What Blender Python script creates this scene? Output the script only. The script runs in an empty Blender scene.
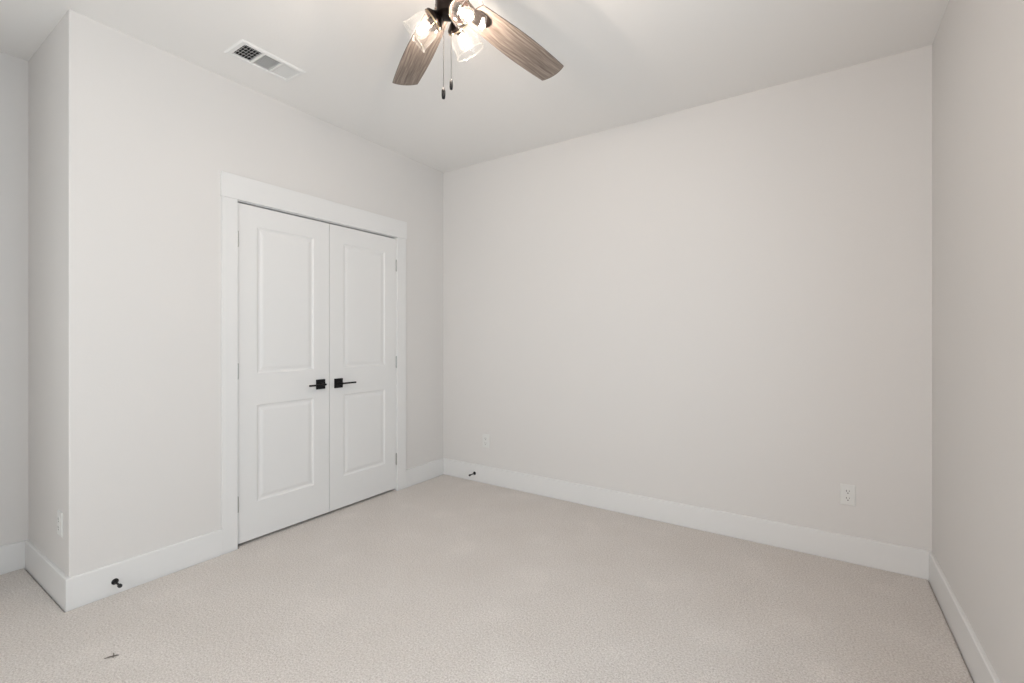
import bpy, bmesh, math, random
from mathutils import Vector, Matrix
random.seed(7)
C = bpy.context.scene.collection
sc = bpy.context.scene
PI = math.pi

# ------------------------------------------------------------------ camera
CAM = Vector((2.862, -3.177, 1.2426)); YAW = 0.5864; F = 463.57
cam = bpy.data.cameras.new('camera'); camo = bpy.data.objects.new('camera', cam); C.objects.link(camo)
cam.sensor_fit = 'HORIZONTAL'; cam.sensor_width = 36.0; cam.lens = 36.0 * F / 1024
cam.shift_y = -(341.5 - 337.0) / 1024
cam.clip_start = 0.02
camo.location = CAM; camo.rotation_euler = (PI / 2, 0, YAW)
sc.camera = camo

# ------------------------------------------------------------------ view, sky, daylight
sc.view_settings.view_transform = 'Standard'; sc.view_settings.look = 'None'
sc.view_settings.gamma = 1.0; sc.view_settings.use_curve_mapping = False
sc.view_settings.exposure = 0.03
W = bpy.data.worlds.new('sky'); sc.world = W; W.use_nodes = True
bg = W.node_tree.nodes['Background']; bg.inputs[0].default_value = (0.80, 0.90, 1.0, 1); bg.inputs[1].default_value = 0.3

def area(name, loc, rot, sx, sy, power, col):
    l = bpy.data.lights.new(name, 'AREA'); l.shape = 'RECTANGLE'; l.size = sx; l.size_y = sy
    l.energy = power; l.color = col
    o = bpy.data.objects.new(name, l); C.objects.link(o); o.location = loc; o.rotation_euler = rot
    return o

H = 2.743; RW = 3.3415; RY = -4.70; AX = -0.7277; AY = -2.532; T = 0.12
# added daylight for made-up, unseen windows (area lights stand outside the panes)
area('added_right_window_daylight', (RW + 0.22, -2.45, 1.45), (0, PI / 2, 0), 1.45, 1.5, 36, (0.72, 0.88, 1.0))
area('added_rear_left_daylight', (0.75, RY - 0.22, 1.45), (PI / 2, 0, 0), 1.2, 1.45, 20.5, (0.97, 1.0, 0.99))
area('added_rear_right_daylight', (2.55, RY - 0.22, 1.45), (PI / 2, 0, 0), 1.2, 1.45, 57, (1.0, 0.93, 0.92))

# ------------------------------------------------------------------ materials
def mat(name, col, rough=0.5, metal=0.0, spec=0.5):
    m = bpy.data.materials.new(name); m.use_nodes = True
    b = m.node_tree.nodes['Principled BSDF']
    b.inputs['Base Color'].default_value = (*col, 1); b.inputs['Roughness'].default_value = rough
    b.inputs['Metallic'].default_value = metal; b.inputs['Specular IOR Level'].default_value = spec
    return m
def nt(m): return m.node_tree.nodes, m.node_tree.links, m.node_tree.nodes['Principled BSDF']

def paint(name, col, scale, strength, rough=0.6):
    m = mat(name, col, rough, 0, 0.3); n, l, b = nt(m)
    tc = n.new('ShaderNodeTexCoord'); nz = n.new('ShaderNodeTexNoise'); nz.inputs['Scale'].default_value = scale
    nz.inputs['Detail'].default_value = 3
    bp = n.new('ShaderNodeBump'); bp.inputs['Strength'].default_value = strength; bp.inputs['Distance'].default_value = 0.002
    l.new(tc.outputs['Object'], nz.inputs['Vector']); l.new(nz.outputs['Fac'], bp.inputs['Height']); l.new(bp.outputs['Normal'], b.inputs['Normal'])
    return m
M_wall = paint('greige_wall_paint', (0.686, 0.669, 0.654), 90, 0.18, 0.65)
M_ceil = paint('ceiling_paint', (0.840, 0.828, 0.812), 70, 0.22, 0.8)
M_trim = paint('semi_gloss_white_trim', (0.735, 0.733, 0.728), 8, 0.03, 0.38)
M_door = paint('white_door_paint', (0.735, 0.733, 0.728), 30, 0.04, 0.4)
M_hinge = mat('satin_hinge', (0.42, 0.42, 0.41), 0.35, 0.9)
M_black = mat('matte_black_metal', (0.006, 0.006, 0.007), 0.5, 0.0, 0.25)
M_rubber = mat('black_rubber', (0.02, 0.02, 0.02), 0.7)
M_plastic = mat('white_plastic', (0.72, 0.72, 0.705), 0.35)
M_slot = mat('socket_slot', (0.03, 0.03, 0.03), 0.7)
M_bronze = mat('oil_rubbed_bronze', (0.030, 0.020, 0.016), 0.32, 0.75)
M_brass = mat('aged_brass', (0.42, 0.33, 0.22), 0.28, 0.9)
M_vent = mat('white_register_enamel', (0.80, 0.80, 0.79), 0.4)
M_duct = mat('duct_dark', (0.03, 0.03, 0.03), 0.8)
M_chain = mat('chain_metal', (0.02, 0.018, 0.016), 0.8, 0.0, 0.1)
M_twig = mat('dry_twig', (0.13, 0.115, 0.10), 0.8)

def carpet_mat():
    m = mat('cut_pile_carpet', (0.6, 0.55, 0.5), 0.95, 0, 0.1); n, l, b = nt(m)
    tc = n.new('ShaderNodeTexCoord')
    def noise(s, d, r=0.6):
        z = n.new('ShaderNodeTexNoise'); z.inputs['Scale'].default_value = s; z.inputs['Detail'].default_value = d
        z.inputs['Roughness'].default_value = r; l.new(tc.outputs['Object'], z.inputs['Vector']); return z
    def ramp(src, stops):
        r = n.new('ShaderNodeValToRGB'); e = r.color_ramp.elements
        e[0].position, e[0].color = stops[0][0], (*stops[0][1], 1); e[1].position, e[1].color = stops[-1][0], (*stops[-1][1], 1)
        for p, c in stops[1:-1]:
            k = e.new(p); k.color = (*c, 1)
        l.new(src, r.inputs['Fac']); return r
    fine = noise(135, 4, 0.75)
    base = ramp(fine.outputs['Fac'], [(0.30, (0.435, 0.382, 0.345)), (0.5, (0.670, 0.620, 0.582)), (0.70, (0.845, 0.805, 0.775))])
    patch = noise(3.4, 3, 0.5)
    pr = ramp(patch.outputs['Fac'], [(0.35, (0.975, 0.97, 0.965)), (0.58, (1, 1, 1)), (0.68, (1.045, 1.045, 1.045))])
    mx = n.new('ShaderNodeMixRGB'); mx.blend_type = 'MULTIPLY'; mx.inputs['Fac'].default_value = 1
    l.new(base.outputs['Color'], mx.inputs['Color1']); l.new(pr.outputs['Color'], mx.inputs['Color2'])
    l.new(mx.outputs['Color'], b.inputs['Base Color'])
    vo = n.new('ShaderNodeTexVoronoi'); vo.inputs['Scale'].default_value = 210; l.new(tc.outputs['Object'], vo.inputs['Vector'])
    add = n.new('ShaderNodeMath'); add.operation = 'SUBTRACT'; l.new(fine.outputs['Fac'], add.inputs[0]); l.new(vo.outputs['Distance'], add.inputs[1])
    bp = n.new('ShaderNodeBump'); bp.inputs['Strength'].default_value = 0.7; bp.inputs['Distance'].default_value = 0.004
    l.new(add.outputs[0], bp.inputs['Height']); l.new(bp.outputs['Normal'], b.inputs['Normal'])
    b.inputs['Sheen Weight'].default_value = 0.15; b.inputs['Sheen Roughness'].default_value = 0.6
    return m
M_carpet = carpet_mat()

def wood_mat():
    m = mat('weathered_grey_oak', (0.3, 0.25, 0.2), 0.5, 0, 0.3); n, l, b = nt(m)
    tc = n.new('ShaderNodeTexCoord'); mp = n.new('ShaderNodeMapping'); mp.inputs['Scale'].default_value = (5.0, 120, 10)
    l.new(tc.outputs['Object'], mp.inputs['Vector'])
    dn = n.new('ShaderNodeTexNoise'); dn.inputs['Scale'].default_value = 5; l.new(tc.outputs['Object'], dn.inputs['Vector'])
    ad = n.new('ShaderNodeVectorMath'); ad.operation = 'MULTIPLY_ADD'; ad.inputs[1].default_value = (0.6, 2.6, 0.5)
    l.new(dn.outputs['Color'], ad.inputs[0]); l.new(mp.outputs['Vector'], ad.inputs[2])
    nz = n.new('ShaderNodeTexNoise'); nz.inputs['Scale'].default_value = 1.6; nz.inputs['Detail'].default_value = 6; nz.inputs['Roughness'].default_value = 0.62
    l.new(ad.outputs['Vector'], nz.inputs['Vector'])
    r = n.new('ShaderNodeValToRGB'); e = r.color_ramp.elements
    e[0].position = 0.28; e[0].color = (0.090, 0.068, 0.056, 1); e[1].position = 0.70; e[1].color = (0.33, 0.285, 0.245, 1)
    k = e.new(0.5); k.color = (0.200, 0.163, 0.138, 1)
    l.new(nz.outputs['Fac'], r.inputs['Fac']); l.new(r.outputs['Color'], b.inputs['Base Color'])
    bp = n.new('ShaderNodeBump'); bp.inputs['Strength'].default_value = 0.15; bp.inputs['Distance'].default_value = 0.001
    l.new(nz.outputs['Fac'], bp.inputs['Height']); l.new(bp.outputs['Normal'], b.inputs['Normal'])
    return m
M_wood = wood_mat()
M_edge = mat('blade_edge_brown', (0.12, 0.09, 0.075), 0.5)

def thin_glass(name, edge=0.35, tint=(1, 1, 1), milk=0.0):
    """single-sheet glass: see-through, with a mirror-like share that grows towards grazing angles"""
    m = bpy.data.materials.new(name); m.use_nodes = True; n = m.node_tree.nodes; l = m.node_tree.links; n.clear()
    out = n.new('ShaderNodeOutputMaterial'); mix = n.new('ShaderNodeMixShader'); tr = n.new('ShaderNodeBsdfTransparent')
    gl = n.new('ShaderNodeBsdfGlossy'); gl.inputs['Roughness'].default_value = 0.04
    lw = n.new('ShaderNodeLayerWeight'); pw = n.new('ShaderNodeMath'); pw.operation = 'POWER'; pw.inputs[1].default_value = 3.0
    ml = n.new('ShaderNodeMath'); ml.operation = 'MULTIPLY_ADD'; ml.inputs[1].default_value = edge; ml.inputs[2].default_value = 0.04
    tr.inputs['Color'].default_value = (*tint, 1)
    l.new(lw.outputs['Facing'], pw.inputs[0]); l.new(pw.outputs[0], ml.inputs[0]); l.new(ml.outputs[0], mix.inputs[0])
    l.new(gl.outputs[0], mix.inputs[2])
    if milk:
        tl = n.new('ShaderNodeBsdfTranslucent'); tl.inputs[0].default_value = (0.95, 0.95, 0.93, 1); df = n.new('ShaderNodeBsdfDiffuse'); df.inputs[0].default_value = (0.9, 0.9, 0.88, 1)
        m1 = n.new('ShaderNodeMixShader'); m1.inputs[0].default_value = 0.5; l.new(tl.outputs[0], m1.inputs[1]); l.new(df.outputs[0], m1.inputs[2])
        m2 = n.new('ShaderNodeMixShader'); k = n.new('ShaderNodeMath'); k.operation = 'MULTIPLY_ADD'; k.inputs[1].default_value = milk * 3; k.inputs[2].default_value = milk
        l.new(pw.outputs[0], k.inputs[0]); l.new(k.outputs[0], m2.inputs[0])
        l.new(tr.outputs[0], m2.inputs[1]); l.new(m1.outputs[0], m2.inputs[2]); l.new(m2.outputs[0], mix.inputs[1])
    else: l.new(tr.outputs[0], mix.inputs[1])
    l.new(mix.outputs[0], out.inputs[0])
    return m
M_glass = thin_glass('clear_shade_glass', 0.30, (0.97, 0.975, 0.97), 0.004)
M_rim = thin_glass('shade_rim_glass', 0.5, (0.95, 0.955, 0.95), 0.012)
M_env = thin_glass('bulb_envelope_glass', 0.25, (0.98, 0.98, 0.97), 0.0022)
M_pane = thin_glass('added_window_pane_glass', 0.30, (0.98, 0.99, 0.985))
def emis(name, col, s):
    m = bpy.data.materials.new(name); m.use_nodes = True; n = m.node_tree.nodes; l = m.node_tree.links; n.clear()
    out = n.new('ShaderNodeOutputMaterial'); e = n.new('ShaderNodeEmission'); e.inputs[0].default_value = (*col, 1); e.inputs[1].default_value = s
    l.new(e.outputs[0], out.inputs[0]); return m
M_bulb = emis('glowing_filament', (1.0, 0.84, 0.72), 970)

# ------------------------------------------------------------------ mesh helpers
def obj(name, bm, m, parent=None, smooth=False, bevel=0.0):
    bmesh.ops.recalc_face_normals(bm, faces=bm.faces[:])
    me = bpy.data.meshes.new(name); bm.to_mesh(me); bm.free()
    mats = m if isinstance(m, (list, tuple)) else [m]
    for k in mats: me.materials.append(k)
    if smooth:
        for p in me.polygons: p.use_smooth = True
    o = bpy.data.objects.new(name, me); C.objects.link(o)
    if parent: o.parent = parent
    if bevel:
        b = o.modifiers.new('bevel', 'BEVEL'); b.width = bevel; b.segments = 2; b.limit_method = 'ANGLE'; b.angle_limit = 0.7
    return o
def info(o, label, cat, kind=None, group=None):
    o['label'] = label; o['category'] = cat
    if kind: o['kind'] = kind
    if group: o['group'] = group
    return o
def thing(name, label, cat, loc=(0, 0, 0), rotz=0, kind=None, group=None):
    o = bpy.data.objects.new(name, None); C.objects.link(o); o.empty_display_size = 0.05
    o.location = loc; o.rotation_euler = (0, 0, rotz)
    return info(o, label, cat, kind, group)
def box(bm, lo, hi, M=None, mi=0):
    x0, y0, z0 = lo; x1, y1, z1 = hi
    vs = [bm.verts.new(v) for v in ((x0, y0, z0), (x1, y0, z0), (x1, y1, z0), (x0, y1, z0), (x0, y0, z1), (x1, y0, z1), (x1, y1, z1), (x0, y1, z1))]
    if M is not None:
        for v in vs: v.co = M @ v.co
    for f in ((0, 3, 2, 1), (4, 5, 6, 7), (0, 1, 5, 4), (1, 2, 6, 5), (2, 3, 7, 6), (3, 0, 4, 7)):
        bm.faces.new([vs[i] for i in f]).material_index = mi
def boxes(*bs):
    bm = bmesh.new()
    for lo, hi in bs: box(bm, lo, hi)
    return bm
def lathe(bm, prof, M=None, n=32, cap0=False, cap1=False):
    """prof: (radius, height) pairs, turned about local z"""
    rings = []
    for r, h in prof:
        ring = []
        for i in range(n):
            a = 2 * PI * i / n; v = Vector((r * math.cos(a), r * math.sin(a), h))
            ring.append(bm.verts.new(M @ v if M is not None else v))
        rings.append(ring)
    for a, b in zip(rings, rings[1:]):
        for i in range(n): bm.faces.new((a[i], a[(i + 1) % n], b[(i + 1) % n], b[i]))
    if cap0: bm.faces.new(rings[0][::-1])
    if cap1: bm.faces.new(rings[-1])
def tube(bm, pts, r, n=10):
    pts = [Vector(p) for p in pts]; rings = []
    for i, p in enumerate(pts):
        t = (pts[min(i + 1, len(pts) - 1)] - pts[max(i - 1, 0)]).normalized()
        s = Vector((0, 0, 1)) if abs(t.z) < 0.9 else Vector((1, 0, 0))
        u = t.cross(s).normalized(); w = t.cross(u)
        rr = r[i] if isinstance(r, (list, tuple)) else r
        rings.append([bm.verts.new(p + (u * math.cos(2 * PI * k / n) + w * math.sin(2 * PI * k / n)) * rr) for k in range(n)])
    for a, b in zip(rings, rings[1:]):
        for i in range(n): bm.faces.new((a[i], a[(i + 1) % n], b[(i + 1) % n], b[i]))
    bm.faces.new(rings[0][::-1]); bm.faces.new(rings[-1])
def axis_matrix(origin, direction):
    z = Vector(direction).normalized(); x = z.orthogonal().normalized(); y = z.cross(x)
    return Matrix.Translation(origin) @ Matrix((x, y, z)).transposed().to_4x4()
def prism_along(bm, prof, p0, p1, out, m0=0.0, m1=0.0):
    """profile (offset from wall, height) swept from p0 to p1; m0/m1 slide the ends by offset*m for mitres"""
    p0 = Vector(p0); p1 = Vector(p1); t = (p1 - p0).normalized(); out = Vector(out)
    a = [bm.verts.new(p0 + out * o + Vector((0, 0, h)) - t * (o * m0)) for o, h in prof]
    b = [bm.verts.new(p1 + out * o + Vector((0, 0, h)) + t * (o * m1)) for o, h in prof]
    k = len(prof)
    for i in range(k): bm.faces.new((a[i], a[(i + 1) % k], b[(i + 1) % k], b[i]))
    bm.faces.new(a); bm.faces.new(b[::-1])

# ------------------------------------------------------------------ the room shell
DY0, DY1, DZ = -1.7965, -0.5665, 2.044          # closet opening
def struct(name, bm, m, label, cat, **k): return info(obj(name, bm, m, **k), label, cat, 'structure')

def carpet():
    """carpet sheet, rolled down at its edges, following the plan of room, alcove and closet"""
    bm = bmesh.new()
    g = 0.0168                                     # baseboard + tuck gap
    polys = [[(g, AY - g), (g, -g), (RW - g, -g), (RW - g, RY + g), (g, RY + g), (g, -3.55 + g), (AX + g, -3.55 + g), (AX + g, AY - g)]]
    for poly in polys:
        c = [Vector((x, y, 0)) for x, y in poly]; k = len(c)
        def inset(d):
            r = []
            for i in range(k):
                a, b, e = c[i - 1], c[i], c[(i + 1) % k]
                n1 = Vector((-(b - a).y, (b - a).x, 0)).normalized(); n2 = Vector((-(e - b).y, (e - b).x, 0)).normalized()
                r.append(b - (n1 + n2) * d * (1 if True else 0))
            return r
        loops = []
        for d, z in ((0, -0.014), (0.0015, -0.005), (0.006, -0.001), (0.014, 0.0)):
            loops.append([bm.verts.new(v + Vector((0, 0, z))) for v in inset(d)])
        for a, b in zip(loops, loops[1:]):
            for i in range(k): bm.faces.new((a[i], a[(i + 1) % k], b[(i + 1) % k], b[i]))
        f = bm.faces.new(loops[-1])
    # tongue of carpet under the closet doors
    box(bm, (-0.62, DY0 + 0.004, -0.012), (g + 0.0145, DY1 - 0.004, -0.0006))
    # pad and slab beneath
    box(bm, (AX - T, RY - T, -0.06), (RW + T, T, -0.013))
    return bm
fl = struct('floor', carpet(), M_carpet, 'pale beige cut pile carpet covering the whole floor', 'carpet floor')

# ceiling with a hole for the air register
vx0, vx1, vy0, vy1 = 0.268, 0.425, -1.965, -1.655
cb = boxes(((AX - T, RY - T, H), (vx0, T, H + 0.1)), ((vx1, RY - T, H), (RW + T, T, H + 0.1)),
           ((vx0, RY - T, H), (vx1, vy0, H + 0.1)), ((vx0, vy1, H), (vx1, T, H + 0.1)))
struct('ceiling', cb, M_ceil, 'plain pale greige flat ceiling above the whole room', 'ceiling')
struct('wall_back', boxes(((-T, 0, -0.01), (RW + T, T, H))), M_wall, 'blank greige wall facing the camera, with two outlets', 'wall')
# right wall, opened for an added window out of frame
wy0, wy1, wz0, wz1 = -3.2, -1.7, 0.75, 2.15
struct('wall_right', boxes(((RW, wy1, -0.01), (RW + T, 0, H)), ((RW, RY, -0.01), (RW + T, wy0, H)),
       ((RW, wy0, -0.01), (RW + T, wy1, wz0)), ((RW, wy0, wz1), (RW + T, wy1, H))), M_wall,
       'blank greige wall on the right edge of the photo', 'wall')
# rear wall behind the camera, opened for two added windows
rear = ((0.15, 1.35), (1.95, 3.15))
struct('wall_rear', boxes(((AX - T, RY - T, -0.01), (0.15, RY, H)), ((1.35, RY - T, -0.01), (1.95, RY, H)), ((3.15, RY - T, -0.01), (RW + T, RY, H)),
       *[q for a, b in rear for q in (((a, RY - T, -0.01), (b, RY, wz0)), ((a, RY - T, wz1), (b, RY, H)))]), M_wall,
       'greige wall behind the camera holding two added windows', 'wall')
# closet front wall with opening
def closet_wall():
    bm = bmesh.new(); a, b, t = DY0 - 0.02, DY1 + 0.02, DZ + 0.02
    o = [(AY, -0.01), (a, -0.01), (a, t), (b, t), (b, -0.01), (0, -0.01), (0, H), (AY, H)]
    f = [bm.verts.new((0, y, z)) for y, z in o]; g = [bm.verts.new((-T, y, z)) for y, z in o]
    bm.faces.new(f); bm.faces.new(g[::-1]); n = len(o)
    for i in range(n): bm.faces.new((f[i], f[(i + 1) % n], g[(i + 1) % n], g[i]))
    e = [e for e in bm.edges if all(abs(v.co.x) < 1e-6 and abs(v.co.y - AY) < 1e-6 for v in e.verts)]
    bmesh.ops.bevel(bm, geom=e, offset=0.006, segments=4, affect='EDGES', profile=0.5)
    return bm
struct('wall_closet', closet_wall(), M_wall, 'greige wall on the left around the double closet doors', 'wall')
struct('wall_return', boxes(((AX, AY, -0.01), (-T, AY + T, H))), M_wall, 'narrow shaded return wall at the left, beside the alcove', 'wall')
struct('wall_alcove', boxes(((AX - T, RY, -0.01), (AX, 0, H))), M_wall, 'pale alcove wall at the far left edge of the photo', 'wall')
struct('wall_added_block', boxes(((AX, RY, -0.01), (0, -3.55, H))), M_wall, 'added wall block shading the alcove, beside the camera and out of view', 'wall')  # unseen block, added to keep daylight off the alcove
struct('wall_closet_north', boxes(((AX, 0.0, -0.01), (-T, T, H))), M_wall, 'end wall inside the closet behind the doors', 'wall')

# baseboards : profile (thickness, height)
BH = 0.142; BT = 0.0145
BP = [(0, -0.01), (BT, -0.01), (BT, BH - 0.004), (BT - 0.003, BH - 0.0008), (BT - 0.005, BH), (0, BH)]
def base(name, segs, label):
    bm = bmesh.new()
    for s in segs: prism_along(bm, BP, *s)
    struct(name, bm, M_trim, label, 'baseboard')
base('baseboard_back', [((0, 0, 0), (RW, 0, 0), (0, -1, 0), -1, -1)], 'white baseboard along the foot of the blank back wall')
base('baseboard_right', [((RW, 0, 0), (RW, RY, 0), (-1, 0, 0), -1, -1)], 'white baseboard along the foot of the right wall')
base('baseboard_closet', [((0, -0.470, 0), (0, 0, 0), (1, 0, 0), 0, -1)], 'short white baseboard between the closet casing and the far corner')
base('baseboard_left', [((0, AY, 0), (0, -1.8845, 0), (1, 0, 0), 1, 0)], 'white baseboard left of the closet doors, carrying a black doorstop')
base('baseboard_return', [((AX, AY, 0), (0, AY, 0), (0, -1, 0), -1, 1)], 'white baseboard along the narrow return wall beneath the edge-on outlet')
base('baseboard_added_block', [((AX, -3.55, 0), (0, -3.55, 0), (0, 1, 0), -1, 1), ((0, -3.55, 0), (0, RY, 0), (1, 0, 0), 1, -1)], 'white baseboard around the added wall block')
base('baseboard_alcove', [((AX, -3.55, 0), (AX, AY, 0), (1, 0, 0), -1, -1)], 'white baseboard of the alcove wall at the far left edge')
base('baseboard_rear', [((0, RY, 0), (RW, RY, 0), (0, 1, 0), -1, -1)], 'white baseboard behind the camera')

# closet casing (trim) and jamb
cs = boxes(((0, -1.8845, -0.01), (0.014, -1.8005, 2.050)), ((0, -0.5625, -0.01), (0.014, -0.4700, 2.050)))
struct('trim_1', cs, M_trim, 'flat white side casings framing the closet doors', 'door casing', bevel=0.0015)
struct('trim_2', boxes(((0, -1.8900, 2.050), (0.0175, -0.4645, 2.192))), M_trim, 'wide flat white header board above the closet doors', 'door header', bevel=0.0015)
jb = boxes(((-T, DY0 - 0.019, -0.01), (0.0, DY0 - 0.0003, DZ + 0.018)), ((-T, DY1 + 0.0003, -0.01), (0.0, DY1 + 0.019, DZ + 0.018)), ((-T, DY0 - 0.0015, DZ + 0.0015), (0.0, DY1 + 0.0015, DZ + 0.018)),
           ((-0.058, DY0 - 0.0015, DZ - 0.012), (-0.045, DY1 + 0.0015, DZ + 0.0015)))
struct('trim_3', jb, M_trim, 'white jamb lining the closet opening around the doors', 'door jamb')

# ------------------------------------------------------------------ closet doors
def door_leaf(y0, y1, z0, z1, panels):
    """leaf with two moulded raised panels; face at x=0 local, body goes to -0.035"""
    bm = bmesh.new()
    ys = sorted({y0, y1} | {v for p in panels for v in (p[0], p[1])}); zs = sorted({z0, z1} | {v for p in panels for v in (p[2], p[3])})
    X = 0.0
    def isp(a, b, c, d): return any(abs(a - p[0]) < 1e-6 and abs(b - p[1]) < 1e-6 and abs(c - p[2]) < 1e-6 and abs(d - p[3]) < 1e-6 for p in panels)
    for i in range(len(ys) - 1):
        for j in range(len(zs) - 1):
            a, b, c, d = ys[i], ys[i + 1], zs[j], zs[j + 1]
            if isp(a, b, c, d):
                loops = []
                for ins, dep in ((0, 0), (0.0015, -0.0012), (0.006, -0.0055), (0.012, -0.0085), (0.019, -0.0090), (0.022, -0.0085), (0.031, -0.0050), (0.040, -0.0028), (0.043, -0.0026)):
                    loops.append([bm.verts.new((X + dep * 0.72, yy, zz)) for yy, zz in ((a + ins, c + ins), (b - ins, c + ins), (b - ins, d - ins), (a + ins, d - ins))])
                for p, q in zip(loops, loops[1:]):
                    for k in range(4): bm.faces.new((p[k], p[(k + 1) % 4], q[(k + 1) % 4], q[k]))
                bm.faces.new(loops[-1])
            else:
                bm.faces.new([bm.verts.new((X, yy, zz)) for yy, zz in ((a, c), (b, c), (b, d), (a, d))])
    t = 0.035
    for q in (((X, y0, z0), (X, y1, z0), (X - t, y1, z0), (X - t, y0, z0)), ((X, y0, z1), (X, y1, z1), (X - t, y1, z1), (X - t, y0, z1)),
              ((X, y0, z0), (X, y0, z1), (X - t, y0, z1), (X - t, y0, z0)), ((X, y1, z0), (X, y1, z1), (X - t, y1, z1), (X - t, y1, z0)),
              ((X - t, y0, z0), (X - t, y1, z0), (X - t, y1, z1), (X - t, y0, z1))):
        bm.faces.new([bm.verts.new(v) for v in q])
    bmesh.ops.remove_doubles(bm, verts=bm.verts[:], dist=1e-5)
    return bm
def leaf(name, y0, y1, panels, label, hinge_y, hs, ros_y, lever_dir):
    d = obj(name, door_leaf(y0, y1, 0.018, 2.0365, panels), M_door)
    d.location = (-0.002, 0, 0); info(d, label, 'closet door', 'structure')
    for zc in (1.822, 1.040, 0.254):
        bm = bmesh.new()
        lathe(bm, [(0.0002, -0.049), (0.004, -0.047), (0.0055, -0.044), (0.0055, 0.044), (0.004, 0.047), (0.0002, 0.049)], Matrix.Translation((0.0045, hinge_y, zc)), 14)
        for dz in (-0.027, -0.009, 0.009, 0.027):
            lathe(bm, [(0.0058, -0.0006), (0.0058, 0.0006)], Matrix.Translation((0.0045, hinge_y, zc + dz)), 14)
        box(bm, (-0.002, min(hinge_y, hinge_y + hs * 0.004), zc - 0.044), (0.0012, max(hinge_y, hinge_y + hs * 0.004), zc + 0.044))
        h = obj('hinge', bm, M_hinge, d); h['label'] = 'satin metal hinge knuckle'
    # lever handle on a square rosette
    zc = 0.918 if lever_dir < 0 else 0.914
    bm = bmesh.new(); box(bm, (0, -0.0335, -0.0335), (0.009, 0.0335, 0.0335))
    r = obj('door_handle', bm, M_black, d, bevel=0.0015); r.location = (0, ros_y, zc); r['label'] = 'matte black square rosette with a slim lever'
    bm = bmesh.new()
    lathe(bm, [(0.013, 0.009), (0.0125, 0.016), (0.0095, 0.018), (0.0095, 0.052)], axis_matrix((0, 0, 0), (1, 0, 0)), 20, True, True)
    s = lever_dir
    ya, yb = sorted((-s * 0.011, s * 0.112))
    box(bm, (0.044, ya, -0.0055), (0.058, yb, 0.0055))
    obj('lever', bm, M_black, r, bevel=0.0012)
    return d
mid = -1.1795
leaf('door_1', DY0 + 0.0008, mid - 0.0018, [(-1.681, -1.298, 0.238, 0.829), (-1.681, -1.298, 1.020, 1.915)],
     'left leaf of the white double closet doors, two moulded panels', -1.7955, -1, -1.250, -1)
leaf('door_2', mid + 0.0018, DY1 - 0.0008, [(-1.063, -0.680, 0.238, 0.829), (-1.063, -0.680, 1.020, 1.915)],
     'right leaf of the white double closet doors, two moulded panels', -0.5665, 1, -1.108, 1)

# ------------------------------------------------------------------ added windows behind / beside the camera, unseen, to let daylight in
def window(name, horiz, a0, a1, wall, sgn, label):
    """added, unseen sash window set in the wall thickness; a0..a1 along the wall"""
    bm = bmesh.new(); fw = 0.045
    def b(u0, u1, z0, z1, d0, d1):
        p, q = sorted((wall + sgn * d0, wall + sgn * d1))
        box(bm, (p, u0, z0) if horiz else (u0, p, z0), (q, u1, z1) if horiz else (u1, q, z1))
    b(a0, a0 + fw, wz0, wz1, 0.06, 0.11); b(a1 - fw, a1, wz0, wz1, 0.06, 0.11)
    b(a0, a1, wz0, wz0 + fw, 0.06, 0.11); b(a0, a1, wz1 - fw, wz1, 0.06, 0.11)
    b(a0, a1, (wz0 + wz1) / 2 - 0.02, (wz0 + wz1) / 2 + 0.02, 0.07, 0.105)
    b(a0 - 0.03, a1 + 0.03, wz0 - 0.03, wz0, -0.03, 0.10)
    w = obj(name, bm, M_trim); info(w, label, 'window', 'structure')
    bm = bmesh.new()
    p, q = sorted((wall + sgn * 0.083, wall + sgn * 0.087))
    box(bm, (p, a0 + fw, wz0 + fw) if horiz else (a0 + fw, p, wz0 + fw), (q, a1 - fw, wz1 - fw) if horiz else (a1 - fw, q, wz1 - fw))
    obj('pane', bm, M_pane, w)
window('added_window_1', True, wy0, wy1, RW, 1, 'added white framed window in the right wall, outside the photo')
window('added_window_2', False, 0.15, 1.35, RY, -1, 'added white framed window behind the camera, on the left')
window('added_window_3', False, 1.95, 3.15, RY, -1, 'added white framed window behind the camera, on the right')

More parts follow.
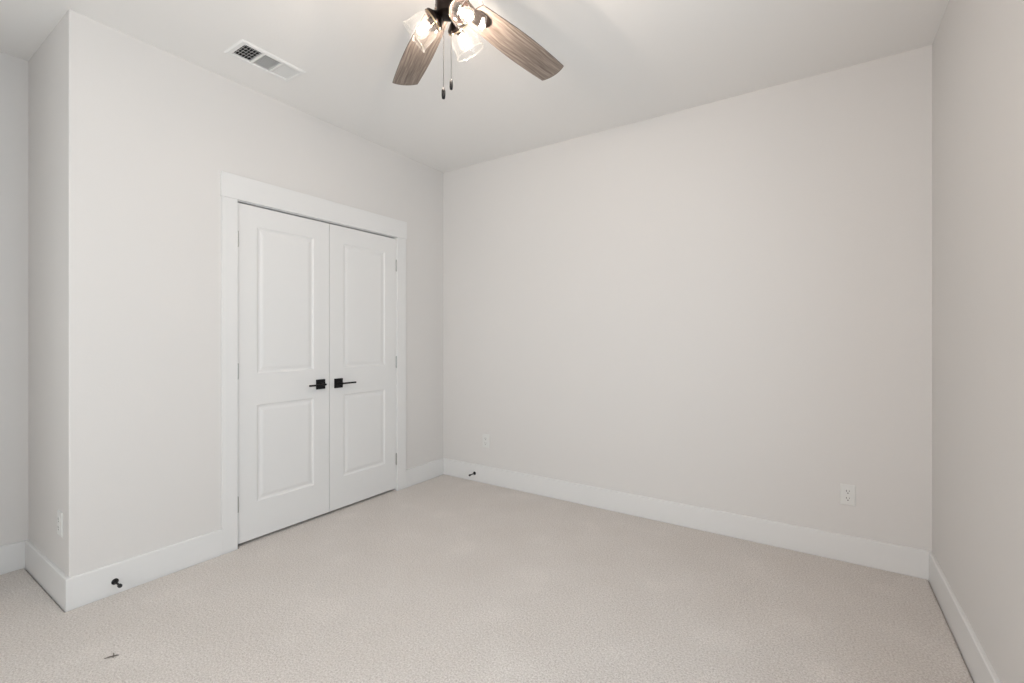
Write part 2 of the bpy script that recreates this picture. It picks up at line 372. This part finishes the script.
# ------------------------------------------------------------------ outlets
def outlet(loc, rotz, label):
    """face towards local -y"""
    t = thing('wall_outlet', label, 'outlet', loc, rotz, group='duplex wall outlets')
    bm = bmesh.new(); w, h = 0.035, 0.0572
    lo = []
    for ins, d in ((0, 0), (0, -0.003), (0.003, -0.0055), (0.0045, -0.006)):
        lo.append([bm.verts.new((x, d, z)) for x, z in ((-w + ins, -h + ins), (w - ins, -h + ins), (w - ins, h - ins), (-w + ins, h - ins))])
    for p, q in zip(lo, lo[1:]):
        for k in range(4): bm.faces.new((p[k], p[(k + 1) % 4], q[(k + 1) % 4], q[k]))
    bm.faces.new(lo[-1]); bm.faces.new(lo[0][::-1])
    obj('cover_plate', bm, M_plastic, t)
    bm = bmesh.new(); lathe(bm, [(0.0032, 0), (0.0030, 0.0012), (0.0018, 0.0018)], axis_matrix((0, -0.006, 0), (0, -1, 0)), 14, True, True)
    obj('screw', bm, M_plastic, t)
    for zc in (-0.0195, 0.0195):
        bm = bmesh.new(); n = 28; fr = []; bk = []
        for i in range(n):
            a = 2 * PI * i / n; x = 0.0172 * math.cos(a); z = max(-0.0142, min(0.0142, 0.0172 * math.sin(a)))
            fr.append(bm.verts.new((x, -0.0082, zc + z))); bk.append(bm.verts.new((x * 1.03, -0.0055, zc + z * 1.03)))
        for i in range(n): bm.faces.new((fr[i], fr[(i + 1) % n], bk[(i + 1) % n], bk[i]))
        bm.faces.new(fr); bm.faces.new(bk[::-1])
        s = obj('receptacle', bm, M_plastic, t)
        bm = bmesh.new()
        box(bm, (-0.0078, -0.0085, zc - 0.001), (-0.0054, -0.0075, zc + 0.0085)); box(bm, (0.0054, -0.0085, zc + 0.0005), (0.0076, -0.0075, zc + 0.008))
        lathe(bm, [(0.0030, -0.0005), (0.0030, 0.0004)], axis_matrix((0, -0.0082, zc - 0.0078), (0, -1, 0)), 12, True, True)
        obj('slots', bm, M_slot, s)
    return t
outlet((2.991, 0.0, 0.366), 0, 'white wall outlet on the right half of the back wall')
outlet((0.4845, 0.0, 0.355), 0, 'small far white outlet beside the corner, above the tiny black doorstop')
outlet((-0.128, AY, 0.362), 0, 'white outlet seen nearly edge-on on the narrow left return wall')

# ------------------------------------------------------------------ door stops
def doorstop(loc, direction, label):
    t = thing('doorstop', label, 'doorstop', loc, 0, group='black baseboard doorstops')
    ax = axis_matrix((0, 0, 0), direction)
    bm = bmesh.new(); lathe(bm, [(0.0145, 0), (0.0145, 0.0025), (0.012, 0.0055), (0.0075, 0.0095), (0.0055, 0.013)], ax, 24, True, True)
    obj('base', bm, M_black, t)
    bm = bmesh.new(); lathe(bm, [(0.0048, 0.012), (0.0044, 0.035), (0.0046, 0.058)], ax, 16, True, True)
    obj('rod', bm, M_black, t)
    bm = bmesh.new(); lathe(bm, [(0.0065, 0.056), (0.0085, 0.059), (0.0088, 0.068), (0.0075, 0.073), (0.003, 0.0755)], ax, 20, True, True)
    obj('rubber_tip', bm, M_rubber, t)
doorstop((BT, -2.370, 0.0570), (1, 0, -0.02), 'larger black doorstop on the baseboard at the lower left')
doorstop((0.372, -BT, 0.064), (0, -1, -0.02), 'tiny black doorstop on the back baseboard near the far corner')

# ------------------------------------------------------------------ ceiling register
def register():
    t = thing('ceiling_vent', 'white three-section air register in the ceiling above the closet', 'air vent', ((vx0 + vx1) / 2, (vy0 + vy1) / 2, H))
    hx, hy = 0.094, 0.1755; ix, iy = 0.0665, 0.1480
    bm = bmesh.new(); lo = []
    for x, y, z in ((hx, hy, 0), (hx, hy, -0.002), (hx - 0.007, hy - 0.007, -0.0075), (ix + 0.004, iy + 0.004, -0.0080), (ix, iy, -0.0055), (ix, iy, 0.004)):
        lo.append([bm.verts.new((sx * x, sy * y, z)) for sx, sy in ((-1, -1), (1, -1), (1, 1), (-1, 1))])
    for p, q in zip(lo, lo[1:]):
        for k in range(4): bm.faces.new((p[k], p[(k + 1) % 4], q[(k + 1) % 4], q[k]))
    for yc in (-0.0505, 0.0505): box(bm, (-ix, yc - 0.0055, -0.0065), (ix, yc + 0.0055, 0.004))
    for sy in (-1, 1): lathe(bm, [(0.003, 0), (0.002, 0.0012)], axis_matrix((0, sy * (iy + 0.013), -0.0079), (0, 0, -1)), 10, True, True)
    obj('frame', bm, M_vent, t)
    def slat_y(x, y0, y1, tilt, z=0.0, w=0.0085):    # runs along y
        bm = bmesh.new(); M = Matrix.Translation((x, 0, z)) @ Matrix.Rotation(tilt, 4, 'Y'); box(bm, (-0.0005, y0, -w / 2), (0.0005, y1, w / 2), M); return bm
    def slat_x(y, tilt, z=0.0, w=0.0085):            # runs along x
        bm = bmesh.new(); M = Matrix.Translation((0, y, z)) @ Matrix.Rotation(tilt, 4, 'X'); box(bm, (-ix, -0.0005, -w / 2), (ix, 0.0005, w / 2), M); return bm
    D = math.radians
    for i in range(6): obj('vane', slat_x(-iy + 0.010 + i * 0.0150, D(-44), 0, 0.008), M_vent, t)      # near-left section
    for i in range(9):
        obj('vane', slat_x(0.0595 + i * 0.0105, D(40)), M_vent, t)             # far section, tilted the other way
    for i in range(10):
        obj('vane', slat_y(-ix + 0.0065 + i * 0.0133, -0.045, 0.045, D(-22)), M_vent, t)
    for i in range(4):
        obj('damper_vane', slat_y(-ix + 0.026 + i * 0.0270, -iy, -0.056, D(-50), 0.006, 0.006), M_vent, t)
    bm = bmesh.new(); a, b, h = (vx1 - vx0) / 2 - 0.001, (vy1 - vy0) / 2 - 0.001, 0.16
    for q in (((-a, -b, 0.003), (a, -b, 0.003), (a, -b, h), (-a, -b, h)), ((-a, b, 0.003), (a, b, 0.003), (a, b, h), (-a, b, h)), ((-a, -b, 0.003), (-a, b, 0.003), (-a, b, h), (-a, -b, h)),
              ((a, -b, 0.003), (a, b, 0.003), (a, b, h), (a, -b, h)), ((-a, -b, h), (a, -b, h), (a, b, h), (-a, b, h))):
        bm.faces.new([bm.verts.new(v) for v in q])
    obj('duct', bm, M_duct, t)
register()

# ------------------------------------------------------------------ ceiling fan
FC = Vector((1.737, -1.904, 0)); ZB = 2.490
fan = thing('ceiling_fan', 'dark bronze ceiling fan with grey-brown wooden blades and three lit glass shades', 'ceiling fan', (FC.x, FC.y, H))
def L(z): return z - H
def lat(name, prof, m, parent=fan, n=48, smooth=True):
    bm = bmesh.new(); lathe(bm, [(r, L(z)) for r, z in prof], None, n, True, True)
    o = obj(name, bm, m, parent, smooth)
    e = o.modifiers.new('split', 'EDGE_SPLIT'); e.split_angle = 0.6
    return o
lat('canopy', [(0.085, H), (0.085, H - 0.008), (0.078, H - 0.028), (0.060, H - 0.040)], M_bronze)
lat('motor_housing', [(0.060, 2.705), (0.100, 2.695), (0.112, 2.675), (0.114, 2.615), (0.104, 2.590), (0.080, 2.580), (0.050, 2.574)], M_bronze)
lat('light_kit_hub', [(0.034, 2.576), (0.034, 2.500), (0.041, 2.492), (0.043, 2.450), (0.042, 2.425), (0.038, 2.412), (0.028, 2.408), (0.010, 2.406)], M_bronze)
angles = [149.77, 149.77 - 66]; angles += [149.77 - 66 - 73.5 * k for k in (1, 2, 3)]
R_T = 0.672; PITCH = 0.181
def blade_bm():
    bm = bmesh.new(); pts = []
    def halfw(x):
        s = (x - 0.135) / (R_T - 0.135)
        return 0.050 + 0.0180 * math.sin(min(1, s / 0.62) * PI / 2) - (0.0060 * ((s - 0.62) / 0.38) ** 1.6 if s > 0.62 else 0)
    N = 26; xs = [0.135 + (R_T - 0.008 - 0.135) * i / N for i in range(N + 1)]
    up = [(x, halfw(x)) for x in xs]
    hw = halfw(xs[-1]); tip = [(R_T - 0.008 + 0.016 * (1 - (y / hw) ** 2), y) for y in [hw * (1 - k / 6) for k in range(1, 12)]]
    root = [(0.135 - 0.010 * (1 - (y / 0.05) ** 2), y) for y in (-0.035, -0.018, 0, 0.018, 0.035)]
    outline = up + tip + [(x, -w) for x, w in reversed(up)] + root
    th = 0.0055
    a = [bm.verts.new((x, y, -th / 2)) for x, y in outline]; b = [bm.verts.new((x, y, th / 2)) for x, y in outline]
    bm.faces.new(a[::-1]); bm.faces.new(b); k = len(a)
    for i in range(k): bm.faces.new((a[i], a[(i + 1) % k], b[(i + 1) % k], b[i])).material_index = 1
    return bm
def bracket_bm():
    bm = bmesh.new()
    prof = [(0.040, 0.018), (0.070, 0.015), (0.100, 0.013), (0.125, 0.020), (0.150, 0.031), (0.180, 0.031), (0.203, 0.024), (0.217, 0.012), (0.221, 0.0)]
    def zc(x): return 0.078 if x < 0.06 else (0.078 - 0.084 * min(1, (x - 0.06) / 0.055) if x < 0.115 else -0.006)
    th = 0.0045
    rows = []
    for x, w in prof:
        w = max(w, 0.002); z = zc(x)
        rows.append([bm.verts.new((x, -w, z - th / 2)), bm.verts.new((x, w, z - th / 2)), bm.verts.new((x, w, z + th / 2)), bm.verts.new((x, -w, z + th / 2))])
    for p, q in zip(rows, rows[1:]):
        for k in range(4): bm.faces.new((p[k], p[(k + 1) % 4], q[(k + 1) % 4], q[k]))
    bm.faces.new(rows[0]); bm.faces.new(rows[-1][::-1])
    for x, y in ((0.155, -0.018), (0.155, 0.018), (0.188, 0.0)):
        lathe(bm, [(0.005, 0), (0.0035, 0.002)], axis_matrix((x, y, -0.008), (0, 0, -1)), 10, True, True)
    return bm
bl0 = br0 = None
for k, a in enumerate(angles):
    R = Matrix.Rotation(math.radians(a), 4, 'Z') @ Matrix.Rotation(-PITCH, 4, 'X')
    Mx = Matrix.Translation((0, 0, L(ZB))) @ R
    if k == 0:
        bl0 = b = obj('blade', blade_bm(), [M_wood, M_edge], fan); br0 = c = obj('blade_bracket', bracket_bm(), M_bronze, fan)
    else:
        b = bl0.copy(); c = br0.copy(); C.objects.link(b); C.objects.link(c)
    b.matrix_local = Mx; c.matrix_local = Mx

# three lamps of the light kit
def lamp(ang, k, dz):
    a = math.radians(ang); h = Vector((math.cos(a), math.sin(a), 0))
    cap = h * 0.052 * k + Vector((0, 0, L(2.3990))); rim = h * 0.116 * k + Vector((0, 0, L(2.3500 - dz)))
    ax = (rim - cap).normalized(); Mx = axis_matrix(cap, ax) @ Matrix.Scale(0.98, 4)
    bm = bmesh.new()
    tube(bm, [Vector((0, 0, L(2.448))) + h * 0.030, Vector((0, 0, L(2.446))) + h * 0.040, Vector((0, 0, L(2.430))) + h * 0.042, cap - ax * 0.022], 0.0095, 12)
    arm = obj('lamp_arm', bm, M_bronze, fan, True)
    bm = bmesh.new(); lathe(bm, [(0.010, -0.026), (0.020, -0.021), (0.030, -0.013), (0.039, -0.007), (0.0415, -0.003), (0.0415, 0.008), (0.0395, 0.008), (0.0395, 0.0), (0.016, -0.004), (0.015, 0.022), (0.013, 0.024)], Mx, 36, True, True)
    f = obj('socket_cup', bm, M_bronze, arm, True); f['label'] = 'bronze fitter cup and bulb socket'
    e = f.modifiers.new('split', 'EDGE_SPLIT'); e.split_angle = 0.6
    bm = bmesh.new(); lathe(bm, [(0.0420, 0.0035), (0.0432, 0.0045), (0.0432, 0.0075), (0.0420, 0.0085)], Mx, 36)
    obj('fitter_ring', bm, M_brass, arm, True)
    bm = bmesh.new()
    prof = [(0.0385, 0.001), (0.0388, 0.010), (0.0405, 0.017), (0.0460, 0.025), (0.0500, 0.035), (0.0518, 0.050), (0.0525, 0.068), (0.0535, 0.079), (0.0558, 0.088), (0.0585, 0.094)]
    lathe(bm, prof, Mx, 48)
    s = obj('glass_shade', bm, M_glass, fan, True); s['label'] = 'clear bell-shaped glass shade with flared rim'
    bm = bmesh.new(); lathe(bm, [(0.0585, 0.0935), (0.0600, 0.0945), (0.0605, 0.0965), (0.0595, 0.0985), (0.0578, 0.0985), (0.0570, 0.0965), (0.0575, 0.0945), (0.0585, 0.0935)], Mx, 48)
    obj('shade_rim', bm, M_rim, s, True)
    bm = bmesh.new()
    lathe(bm, [(0.0125, 0.022), (0.013, 0.028), (0.018, 0.038), (0.0245, 0.050), (0.0270, 0.061), (0.0250, 0.072), (0.018, 0.081), (0.009, 0.0858), (0.001, 0.087)], Mx, 24)
    b = obj('bulb', bm, M_env, fan, True); b['label'] = 'clear round light bulb with a glowing filament'
    bm = bmesh.new()
    lathe(bm, [(0.001, 0.029), (0.0075, 0.032), (0.0105, 0.042), (0.0105, 0.062), (0.0075, 0.072), (0.001, 0.075)], Mx, 16)
    obj('filament', bm, M_bulb, b, True)
for ang, k, dz in ((207, 1.0, 0), (91, 1.06, 0), (-10, 1.18, 0.016)): lamp(ang, k, dz)

# pull chains
def chain(x, y, ztop, zbot, kh, r):
    bm = bmesh.new(); z = ztop
    tube(bm, [(x, y, L(ztop)), (x, y, L(zbot + kh))], 0.0008, 6)
    while z > zbot + kh:
        bmesh.ops.create_uvsphere(bm, u_segments=6, v_segments=4, radius=0.0014, matrix=Matrix.Translation((x, y, L(z)))); z -= 0.0042
    c = obj('pull_chain', bm, M_chain, fan)
    bm = bmesh.new(); lathe(bm, [(0.002, zbot + kh + 0.003), (r * 0.72, zbot + kh), (r, zbot + kh * 0.75), (r, zbot + kh * 0.3), (r * 0.8, zbot), (0.001, zbot - 0.001)], Matrix.Translation((x, y, -H)), 14, True, True)
    k = obj('pull_knob', bm, M_black, c, True); k['label'] = 'small black pull knob'
rr = Vector((math.cos(YAW), math.sin(YAW), 0)); dd = Vector((-math.sin(YAW), math.cos(YAW), 0))
def fanlocal(px, depth=1.70):
    p = CAM + (dd + rr * ((px - 512) / F)) * depth; return p.x - FC.x, p.y - FC.y
x, y = fanlocal(443.5); chain(x, y, 2.425, 2.117, 0.036, 0.0072)
x, y = fanlocal(451.2); chain(x, y, 2.425, 2.150, 0.034, 0.0062)

# ------------------------------------------------------------------ twig on the carpet
t = bmesh.new()
tube(t, [(-0.020, -0.012, 0.0012), (-0.008, -0.005, 0.003), (0.006, 0.0, 0.004), (0.020, 0.008, 0.003)], [0.0012, 0.0022, 0.0026, 0.0010], 8)
tube(t, [(0.004, 0.0, 0.004), (-0.003, 0.012, 0.004), (-0.012, 0.020, 0.002)], [0.0022, 0.0015, 0.0008], 8)
tube(t, [(0.002, -0.001, 0.004), (0.012, -0.008, 0.003)], [0.0018, 0.0008], 8)
tw = obj('twig', t, M_twig, None, True); tw.location = (0.572, -2.537, 0.0); tw.rotation_euler = (0, 0, YAW)
info(tw, 'tiny dark forked bit of twig lying on the carpet at the lower left', 'debris')
